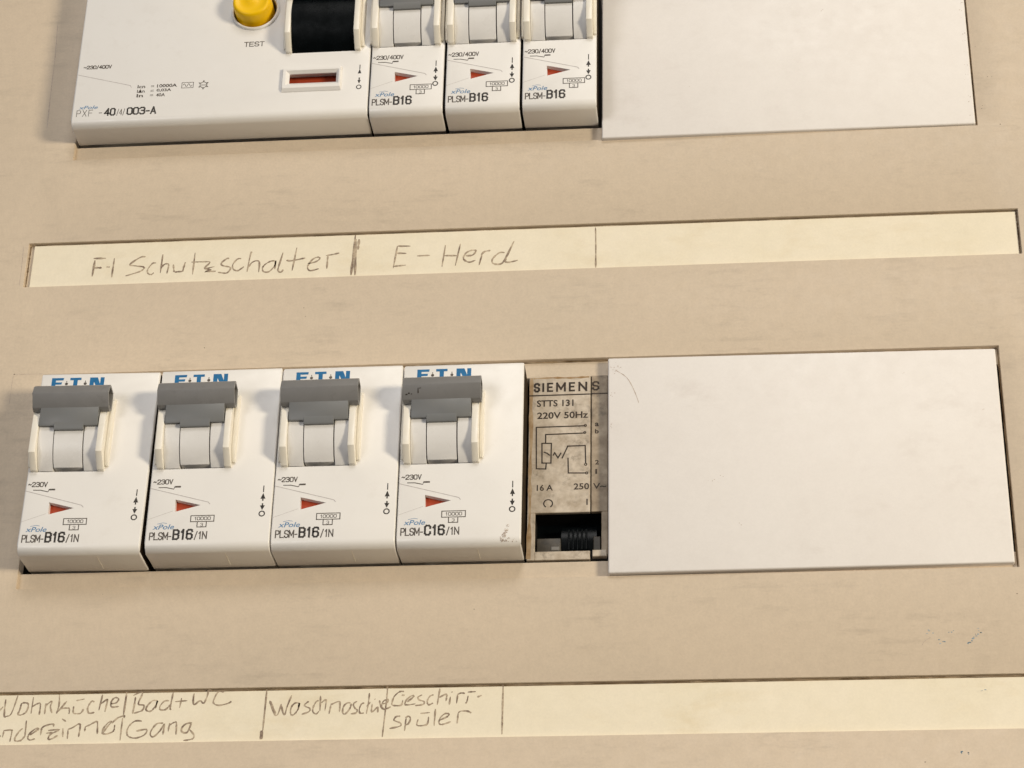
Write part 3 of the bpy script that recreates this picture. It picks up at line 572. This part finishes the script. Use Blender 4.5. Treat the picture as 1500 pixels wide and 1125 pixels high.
def breaker(u0, F, W, rating, suffix, volt, label, group, vb=43.5, rot=0.0, a0=0.5, smudge=False, g=0.14, dark_gap=False):
    root = empty('circuit_breaker', P(u0, vb, 0), (0, math.radians(rot), 0))
    tag(root, label, 'circuit breaker', group)
    tri = [(6.0, 12.15), (6.15, 9.15), (11.7, 10.65)]
    K = 'B%.1f_%.1f_%.2f' % (W, F, g)
    def build(bm):
        prism_bh(bm, body_profile(F), g, W - g, 0.28, 2)
    def cutter(bm):
        prism_ab(bm, tri, F - 2.4, F + 3)
        box(bm, a0 + 2.2, a0 + 15.9, 19.6, 38.0, F - 6.5, F + 3)
    part('body', root, M['white'], build, K + 'body', cut=cutter)
    if dark_gap:
        part('side_wall', root, M['grime'], lambda bm: box(bm, W - g - 0.02, W - g + 0.05, 0.4, HT - 0.4, -13, F - 1.0), K + 'wall')  # thin dark plate paints the shade of the gap beside the breaker
    part('indicator_flag', root, M['red'], lambda bm: box(bm, 5.3, 12.2, 8.6, 12.7, F - 2.3, F - 1.25), K + 'flag', label='red triangular flag window')
    toggle_unit(root, a0, F, K)
    breaker_prints(root, F, W, rating, suffix, volt, K)
    if W > 20:
        a = 2.65 if rot else 3.15
        part('maker_logo', root, M['blue'], lambda bm: eaton_logo(bm, a, HT - 1.4, F + 0.02), K + 'logo%.2f' % a)
        part('logo_dot', root, M['ink_grey'], lambda bm: logo_dots(bm, a, HT - 1.4, F + 0.02), K + 'logod%.2f' % a)
        # moulding seam on the lower flank
        def seam(bm):
            v = [Q(17.6, 1.4, F - 1.62), Q(17.75, 1.4, F - 1.62)]
            prism_ab(bm, [(17.4, -0.03), (17.55, -0.03), (17.55, 0.1), (17.4, 0.1)], 0.5, F - 2.2)
        part('mould_seam', root, M['cream'], seam, K + 'seam')
    if smudge:
        def hf(b): return F + 4.55 + (b - 33.2) * 1.65 / 3.0 + 0.05
        def handle_marks(bm):
            for a, b, w, l in ((1.5, 34.1, .5, .25), (2.1, 34.3, .35, .3), (2.7, 34.2, .3, .18), (4.2, 34.4, .22, 1.1), (4.5, 35.3, .5, .15)):
                bm.faces.new([bm.verts.new(Q(x, y, hf(y))) for x, y in ((a, b), (a + w, b + .05), (a + w * .9, b + l), (a + .05, b + l * .9))])
        hm = part('handle_mark', root, M['grime'], handle_marks); hm['kind'] = 'stuff'
        part('smudge', root, M['scratch'], lambda bm: specks_on(bm, F), K + 'smudge')['kind'] = 'stuff'
    return root

def specks_on(bm, F):
    r4 = random.Random(5)
    def hh(b): return F if b >= 1.9 else F - 1.9 + math.sqrt(max(0.0, 1.9 ** 2 - (1.9 - b) ** 2))
    for k in range(90):
        t = r4.random()
        a = 22.9 + 1.3 * t + r4.gauss(0, 0.28); b = 0.9 + 3.4 * t + r4.gauss(0, 0.35) if k % 3 else 1.3 + r4.gauss(0, 0.4)
        if k % 3 == 0: a = 23.6 + r4.gauss(0, 1.0)
        b = max(b, 0.7); r = r4.uniform(0.04, 0.17)
        vs = [(a + r * r4.uniform(.5, 1.3) * math.cos(i), b + r * r4.uniform(.5, 1.3) * math.sin(i)) for i in range(6)]
        bm.faces.new([bm.verts.new(Q(x, y, hh(y) + 0.03 + 0.0004 * k)) for x, y in vs])

G2 = 'wide circuit breakers in the lower row'
breaker(1.75, 9.0, 27.45, 'B16', '/1N', '~230V', 'leftmost wide white breaker in the lower row, marked B16/1N, its shadow on the sheet', G2, rot=0.75, a0=0.1, g=0.22, dark_gap=True)
breaker(29.85, 8.6, 27.45, 'B16', '/1N', '~230V', 'wide white B16/1N breaker standing right of the dark gap in the lower row', G2)
breaker(57.3, 8.2, 27.1, 'B16', '/1N', '~230V', 'wide white breaker marked B16/1N directly left of the C16 one, above Waschmaschine', G2, a0=0.45)
breaker(84.4, 7.8, 27.1, 'C16', '/1N', '~230V', 'wide white breaker marked C16/1N with a smudged corner beside the old relay', G2, a0=0.3, smudge=True, g=0.2, dark_gap=True)
G1 = 'narrow circuit breakers in the upper row'
breaker(72.75, 7.5, 18.1, 'B16', None, '~230/400V', 'narrow white B16 breaker next to the black switch of the residual current device', G1, vb=-70.7, a0=-0.35, g=0.26, dark_gap=True)
breaker(91.0, 7.5, 18.2, 'B16', None, '~230/400V', 'middle one of the three narrow white B16 breakers in the upper row', G1, vb=-70.7, a0=-0.30, g=0.26, dark_gap=True)
breaker(109.35, 7.5, 18.1, 'B16', None, '~230/400V', 'narrow white B16 breaker right beside the upper blank cover', G1, vb=-70.7, a0=-0.25, g=0.26, dark_gap=True)

# ------------------------------------------------------------------ residual current device, upper left
def rcd():
    F = 7.5; W = 72.2
    root = empty('residual_current_device', P(0.55, -70.7, 0), (0, math.radians(-0.1), 0))
    tag(root, 'broad white residual current switch with yellow test button and black toggle', 'residual current switch')
    CA, CB = 43.0, 32.4
    def cutter(bm):
        box(bm, 52.8, 68.4, 18.9, 38.5, F - 7, F + 4)
        lathe(bm, CA, CB, [(0, F - 5), (5.35, F - 5), (5.35, F + 3), (0, F + 3)], 48)
        box(bm, 51.8, 65.2, 8.6, 13.6, F - 4.4, F + 2)
    part('body', root, M['white'], lambda bm: prism_bh(bm, body_profile(F), 0.14, W - 0.14, 0.35, 2), cut=cutter)
    part('side_wall', root, M['grime'], lambda bm: box(bm, W - 0.16, W - 0.08, 0.4, HT - 0.4, -13, F - 1.0))  # gap shade put on as a thin dark plate
    # test button in its collar
    part('button_collar', root, M['white'], lambda bm: lathe(bm, CA, CB, [(5.3, F - 3), (5.3, F + 0.45), (5.42, F + 0.62), (5.75, F + 0.62), (5.95, F + 0.4), (6.02, F - 0.3), (6.02, F - 3), (5.3, F - 3)], 56))
    part('test_button', root, M['yellow'], lambda bm: lathe(bm, CA - 0.35, CB + 0.45, [(4.8, F - 4), (4.75, F + 3.0), (4.6, F + 3.6), (4.3, F + 3.9), (3.9, F + 3.95), (3.5, F + 3.75), (2.9, F + 3.7), (1.6, F + 3.55), (1.2, F + 3.75), (0, F + 3.8)], 56), angle=50)
    lettering('test_print', root, 'TEST', 40.9, 45.9, 21.5, 23.0, F + 0.02, M['ink_grey'], 0.22)
    # black toggle drum, cheeks, handle
    def drum(bm):
        rr = 12.6; cb = 28.7; cz = F + 4.3 - rr
        lo, hi = 19.1, 38.3
        pts = arc(cb, cz, rr, 180 - math.degrees(math.acos((cb - lo) / rr)), math.degrees(math.acos((hi - cb) / rr)), 24)
        pts += [(hi, F - 5), (lo, F - 5)]
        prism_bh(bm, pts, 52.95, 68.25, 0.1, 1)
    part('drum', root, M['black'], drum, label='black drum')
    def ck(bm, aa, ab):
        prism_bh(bm, [(18.7, F - 0.5), (18.8, F + 0.9), (22.2, F + 4.1), (31.8, F + 4.2), (33.2, F + 3.4), (38.6, F + 1.2), (38.6, F - 0.5)], aa, ab, 0.25, 2)
    part('side_cheek', root, M['cream'], lambda bm: ck(bm, 51.45, 52.9))
    part('side_cheek', root, M['cream'], lambda bm: ck(bm, 68.3, 69.75))
    def fl(bm, aa, ab):
        prism_bh(bm, [(19.8, F - 0.5), (19.9, F + 0.5), (23, F + 2.1), (37, F + 2.1), (38.4, F + 0.4), (38.4, F - 0.5)], aa, ab, 0.2, 2)
    part('cheek_rib', root, M['cream'], lambda bm: fl(bm, 50.85, 51.43))
    part('cheek_rib', root, M['cream'], lambda bm: fl(bm, 69.77, 70.6))
    hd = part('toggle_handle', root, M['black'], lambda bm: prism_bh(bm, [(33.0, F + 5.35), (33.3, F + 5.9), (38.2, F + 6.2), (39.9, F + 5.5), (40.2, F + 4.6), (39, F + 2.2), (34, F + 2.2)], 51.6, 69.6, 0.3, 2))
    part('toggle_arm', hd, M['black'], lambda bm: prism_bh(bm, [(32.2, F + 3.6), (32.2, F + 4.4), (34, F + 5.2), (37, F + 2.5), (34, F + 0.5)], 53.2, 68.0, 0.1, 1))
    # indicator window bezel: four mitred bars round the opening
    def bezel(bm):
        o = (51.0, 65.45, 7.3, 14.1); i = (52.75, 64.15, 9.75, 12.55)
        def loop(r, h): return [bm.verts.new(Q(*c, h)) for c in ((r[0], r[2]), (r[1], r[2]), (r[1], r[3]), (r[0], r[3]))]
        m1 = (51.25, 65.2, 8.0, 13.9); m2 = (51.9, 64.85, 8.9, 13.2)
        L = [loop(o, F - 0.6), loop(o, F + 0.15), loop(m1, F + 0.75), loop(m2, F + 0.75), loop(i, F + 0.1), loop(i, F - 0.2)]
        for A, B in zip(L, L[1:]):
            for k in range(4): bm.faces.new((A[k], A[(k + 1) % 4], B[(k + 1) % 4], B[k]))
        ed = [e for e in bm.edges if e.is_manifold and e.calc_face_angle(0) > 0.3]
        bmesh.ops.bevel(bm, geom=ed, offset=0.12 * MM, segments=2, profile=0.5, affect='EDGES')
    part('window_bezel', root, M['white'], bezel)
    part('indicator_flag', root, M['red'], lambda bm: box(bm, 51.4, 65.6, 8.2, 14.0, F - 4.3, F - 2.6))
    h = F + 0.02
    lettering('voltage_print', root, '~230/400V', 1.6, 8.6, 16.75, 17.85, h, M['ink_grey'], 0.21)
    def dl(bm):
        poly_line(bm, [(0.35, 15.2), (13.7, 11.35)], 0.17, h); poly_line(bm, [(13.75, 11.3), (14.1, 10.7)], 0.15, h + 0.003)
    part('diagonal_line', root, M['ink_pale'], dl)
    for j, (n_, val, x1) in enumerate((('Icn', '10000A', 25.3), ('IΔn', '0,03A', 24.0), ('In', '40A', 22.6))):
        b0 = 10.35 - 1.35 * j
        text('rating_print', root, n_, 15.6, 17.2 + (0.3 if j < 2 else 0), b0, b0 + 1.0, h, M['ink_grey'], 0.025)
        text('rating_print', root, '=', 18.9, 19.7, b0 + 0.25, b0 + 0.7, h, M['ink_grey'])
        text('rating_print', root, val, 20.4, x1, b0, b0 + 1.0, h, M['ink_grey'], 0.025)
    def sbox(bm):
        poly_line(bm, [(26.5, 11.5), (29.3, 11.5), (29.3, 9.9), (26.5, 9.9), (26.5, 11.5)], 0.14, h)
        pts = [(26.8 + 2.2 * k / 12, 10.7 + 0.42 * math.sin(k * math.pi / 3)) for k in range(13)]
        ribbon(bm, pts, 0.13, h + 0.004)
    part('current_form_symbol', root, M['ink_grey'], sbox)
    def star(bm):
        ring(bm, 31.8, 10.6, 0.75, 0.92, h, 16)
        for k in range(6):
            t = k * math.pi / 3 + math.pi / 6
            quad(bm, [(31.8 + 1.0 * math.cos(t - .25), 10.6 + 1.0 * math.sin(t - .25)), (31.8 + 1.0 * math.cos(t + .25), 10.6 + 1.0 * math.sin(t + .25)), (31.8 + 1.45 * math.cos(t), 10.6 + 1.45 * math.sin(t))], h)
    part('approval_mark', root, M['ink_grey'], star)
    text('approval_mark', root, 'ÖVE', 31.2, 32.4, 10.3, 10.9, h, M['ink_grey'])
    text('series_print', root, 'xPole', 1.7, 6.4, 4.75, 5.75, h, M['blue_thin'], 0.012, None, 0.25)
    lettering('type_print', root, 'PXF', 1.3, 5.3, 2.6, 4.5, h, M['ink_grey'], 0.14, None, 0.6)
    text('type_print', root, '-', 6.8, 7.6, 3.4, 3.6, h, M['ink_grey'])
    lettering('type_print', root, '40', 8.1, 10.9, 2.55, 4.8, h, M['ink'], 0.38)
    lettering('type_print', root, '/4/', 11.15, 13.2, 2.6, 4.4, h, M['ink_grey'], 0.15)
    lettering('type_print', root, '003-A', 13.6, 20.9, 2.55, 4.8, h, M['ink'], 0.38)
    aw = 69.75
    def arrows(bm):
        quad(bm, [(aw - 0.10, 14.6), (aw + 0.12, 14.6), (aw + 0.12, 13.3), (aw - 0.10, 13.3)], h)
        quad(bm, [(aw, 13.4), (aw + 0.42, 12.0), (aw - 0.42, 12.0)], h)
        quad(bm, [(aw, 9.0), (aw + 0.40, 10.0), (aw - 0.40, 10.0)], h); quad(bm, [(aw - .15, 10.8), (aw + .15, 10.8), (aw + .15, 10.0), (aw - .15, 10.0)], h)
        ring(bm, aw, 8.0, 0.42, 0.66, h)
    part('on_off_mark', root, M['ink'], arrows)
rcd()

# ------------------------------------------------------------------ old remote-control relay
def relay():
    h0 = -1.0
    root = empty('impulse_relay', P(0, 0, 0))
    tag(root, 'grimy old relay with circuit diagram and black rocker between breaker and blank cover', 'relay')
    L, R, T, B = 111.75, 129.35, 2.1, -43.35        # b = -v
    wx0, wx1, wt, wb = 113.5, 127.95, -32.0, -41.3
    gx = 125.6
    # faceplate in pieces round the rocker window, joined in one mesh
    def face(bm):
        pts_out = [(L, B), (gx - 0.12, B), (gx - 0.12, T), (L, T)]
        box(bm, L, gx - 0.12, wt, T, -1.9, h0, 0.12, 1, 'front')
        box(bm, L, wx0, B, wt - 0.001, -1.9, h0 - 0.002, 0.1, 1, 'front')
        box(bm, wx0 + .001, gx - 0.12, B, wb, -1.9, h0 - 0.003, 0.1, 1, 'front')
    part('faceplate', root, M['relay'], face)
    def side(bm):
        box(bm, gx + 0.12, R, wt, T, -1.9, h0 + 0.12, 0.12, 1, 'front')
        box(bm, wx1, R, B + 0.9, wt - 0.001, -1.9, h0 + 0.11, 0.1, 1, 'front')
    part('side_cover', root, M['relay_edge'], side, label='darker narrow right-hand cover of the relay')
    def tab(bm): box(bm, 126.0, 129.1, -42.9, -41.35, -6, h0 + 0.45, 0.12, 1)
    part('corner_tab', root, M['relay'], tab)
    def housing(bm):
        box(bm, L + .1, R - .1, wt + 0.15, T - .1, -40, -1.95); box(bm, L + .1, wx0 - 0.1, B + .1, wt + 0.14, -40, -1.96)
        box(bm, wx1 + 0.1, R - .1, B + .1, wt + 0.14, -40, -1.96); box(bm, wx0 - .09, wx1 + .09, B + .1, wb - 0.1, -40, -1.97)
    part('housing', root, M['dark'], housing)
    part('window_well', root, M['black'], lambda bm: box(bm, wx0 - 0.5, wx1 + 0.5, wb - 0.5, wt + 0.5, -11, -7.5))
    # black ribbed rocker, grey levers
    def rocker(bm):
        prism_bh(bm, [(-41.2, -7.4), (-40.9, -4.6), (-39.2, -3.6), (-36.0, -3.5), (-34.0, -4.4), (-33.6, -7.4)], 118.9, 126.9, 0.15, 1)
        for k in range(5):
            box(bm, 120.5 + k * 0.95, 120.95 + k * 0.95, -40.0, -35.0, -5.5, -3.2, 0.1, 1)
    part('rocker', root, M['black'], rocker)
    part('lever', root, M['relay_lever'], lambda bm: box(bm, 113.75, 119.0, -41.25, -37.2, -7.4, -2.9, 0.25, 2), label='brownish grey lever left of the rocker')
    part('lever_plate', root, M['steel'], lambda bm: box(bm, 116.9, 118.7, -40.2, -39.3, -3.0, -2.75, 0.1, 1))
    part('lever', root, M['relay_lever'], lambda bm: box(bm, 126.1, 127.7, -41.0, -37.2, -5.4, -2.4, 0.15, 1), label='dark lever right of the rocker')
    h = h0 + 0.02
    r6 = random.Random(21)
    part('edge_grime', root, M['rust_grime'], lambda bm: ribbon(bm, [(112.25, 1.9), (112.2, -6), (112.35, -14), (112.2, -22), (112.3, -31), (112.15, -43)], 0.75, h0 + 0.008, False, 0.5, r6))
    part('edge_grime', root, M['rust_grime'], lambda bm: ribbon(bm, [(112.7, 1.75), (117, 1.85), (121, 1.7), (125.2, 1.85)], 0.4, h0 + 0.012, False, 0.6, r6))
    ink = M['relay_ink']
    hs = h0 + 0.14
    part('header_line', root, ink, lambda bm: (poly_line(bm, [(L + 0.1, -2.65), (gx - 0.3, -2.6)], 0.32, h), poly_line(bm, [(gx + 0.3, -2.6), (R - 0.1, -2.6)], 0.32, hs)))
    for ch, x0_, x1_ in (('S', 112.75, 114.15), ('I', 114.65, 115.1), ('E', 115.7, 117.1), ('M', 117.75, 119.95), ('E', 120.6, 122.0), ('N', 122.75, 124.75)):
        lettering('maker_print', root, ch, x0_, x1_, -1.8, 0.6, h, ink, 0.45) if ch != 'I' else part('maker_print', root, ink, lambda bm: quad(bm, [(x0_, -1.75), (x1_, -1.75), (x1_, 0.55), (x0_, 0.55)], h))
    lettering('maker_print', root, 'S', 125.85, 127.45, -1.8, 0.6, hs, ink, 0.40)
    text('type_print', root, 'STTS 131', 113.5, 121.7, -5.55, -3.85, h, ink, 0.022)
    text('voltage_print', root, '220V 50Hz', 113.6, 124.95, -8.65, -6.95, h, ink, 0.022)
    def circuit(bm):
        for q, s in enumerate(STROKES['relay_lines']):
            poly_line(bm, [(a, -b) for a, b in s], 0.3, h + 0.006 * (q % 2))
        for a, b in ((124.37, 10.59), (124.23, 12.36), (124.47, 20.32), (124.69, 22.47)): ring(bm, a, -b, 0.14, 0.36, h + 0.012, 14)
    part('circuit_diagram', root, ink, circuit)
    for s_, a, b, hh in (('a', 126.5, 10.95, 0.95), ('b', 126.5, 12.75, 1.15), ('2', 126.55, 20.5, 1.15), ('1', 126.6, 22.8, 1.2)):
        text('terminal_print', root, s_, a, a + (0.85 if s_ != '1' else 0.4), -b, -b + hh, hs, ink, 0.03)
    text('current_print', root, '16 A', 113.75, 117.3, -26.6, -25.1, h, ink, 0.02)
    text('current_print', root, '250', 121.85, 125.25, -26.5, -24.95, h, ink, 0.02)
    text('current_print', root, 'V~', 126.1, 129.0, -26.5, -25.1, hs, ink, 0.02)
    def arcmark(bm):
        pts = [(116.3 + 0.95 * math.cos(math.radians(t)), -29.75 + 0.95 * math.sin(math.radians(t))) for t in range(-60, 241, 20)]
        ribbon(bm, pts, 0.28, h)
    part('rocker_mark', root, ink, arcmark)
    part('rocker_mark', root, ink, lambda bm: quad(bm, [(124.65, -28.8), (124.95, -28.8), (124.95, -30.3), (124.65, -30.3)], h))
relay()

# ------------------------------------------------------------------ blank covers
def blank(u0, u1, v0, v1, label, pitch, roll, marks):
    """thin snapped-in cover with a downturned rim"""
    cu, cv = (u0 + u1) / 2, (v0 + v1) / 2
    root = empty('blank_cover', P(cu, cv, 0), (math.radians(pitch), 0, 0))
    root.rotation_euler = (0, 0, math.radians(roll))
    tag(root, label, 'blank cover', 'blank covers at the right ends of the rows')
    ext = 0.8 if v0 > -50 else 0.6
    w, hh = (u1 - u0) / 2, (v1 - v0) / 2
    H = 0.75
    def plate(bm):
        box(bm, -w, w, -hh, hh, -3.0, H, 0.0)
        bmesh.ops.recalc_face_normals(bm, faces=bm.faces)
        fr = [e for e in bm.edges if all(v.co.y < -(H - 0.01) * MM for v in e.verts)]
        rt = [e for e in fr if all(v.co.x > (w - 0.1) * MM for v in e.verts)]
        tp = [e for e in fr if all(v.co.z > (hh - 0.1) * MM for v in e.verts)]
        cn = [e for e in bm.edges if abs((e.verts[0].co - e.verts[1].co).y) > MM]
        bmesh.ops.bevel(bm, geom=list(set(fr + cn)), offset=0.38 * MM, segments=4, profile=0.5, affect='EDGES')
        for v in bm.verts:                # the sprung-out lower left corner hangs a little lower
            if v.co.z < 0: v.co.z -= ext * MM * max(0.0, -v.co.x / (w * MM)) * (v.co.z / (-hh * MM))
    part('plate', root, M['blank'], plate, angle=60)
    if marks:
        sc = part('scuff', root, M['scratch'], lambda bm: marks(bm, H + 0.02)); sc['kind'] = 'stuff'
def marks2(bm, h):
    r5 = random.Random(9)
    ox, oy = 172.3, 20.85
    ribbon(bm, [(131.0 - ox, oy + 2.2), (133.6 - ox, oy + 0.2), (135.2 - ox, oy - 3.0), (136.3 - ox, oy - 6.4)], 0.16, h, True, 0.5, r5)
    for u, v, n, s in ((194.9, 0.5, 4, 0.3), (211.3, 10.1, 2, 0.25), (152, 26.1, 5, 0.5), (153.9, 25.1, 3, 0.4), (157.5, 36.5, 2, 0.3), (131, -2.2, 14, 0.7), (130.2, 4, 5, 0.3), (130.3, 12, 4, 0.3)):
        for k in range(n):
            a = u + r5.gauss(0, s); a = max(a, 130.1); b = v + r5.gauss(0, s); r = r5.uniform(0.05, 0.16)
            quad(bm, [(a - ox + r * r5.uniform(.5, 1.4) * math.cos(i), -(b) + oy + r * .6 * r5.uniform(.5, 1.3) * math.sin(i)) for i in range(6)], h + 0.001 * k)
def marks1(bm, h):
    r5 = random.Random(4)
    for u, v, n, s in ((181.2, -101.2, 3, 0.25), (149, -80, 1, 0.2)) + tuple((214.6, -104 + 2.3 * j, (j * 7) % 4, 0.35) for j in range(17)):
        for k in range(n):
            a = min(u + r5.gauss(0, s), 214.95); b = v + r5.gauss(0, s); r = r5.uniform(0.07, 0.16)
            quad(bm, [(a - 171.8 + r * math.cos(i), -(b) - 92.9 + r * .6 * math.sin(i)) for i in range(6)], h + 0.001 * k)
blank(129.5, 215.15, -5.3, 47.0, 'lower blank cover, off-white and plain with a scratch in its top left corner', 0.0, 0.55, marks2)
blank(128.1, 215.5, -119.6, -66.25, 'upper blank cover, off-white and plain, cut off by the top of the picture', 0.0, 0.5, marks1)
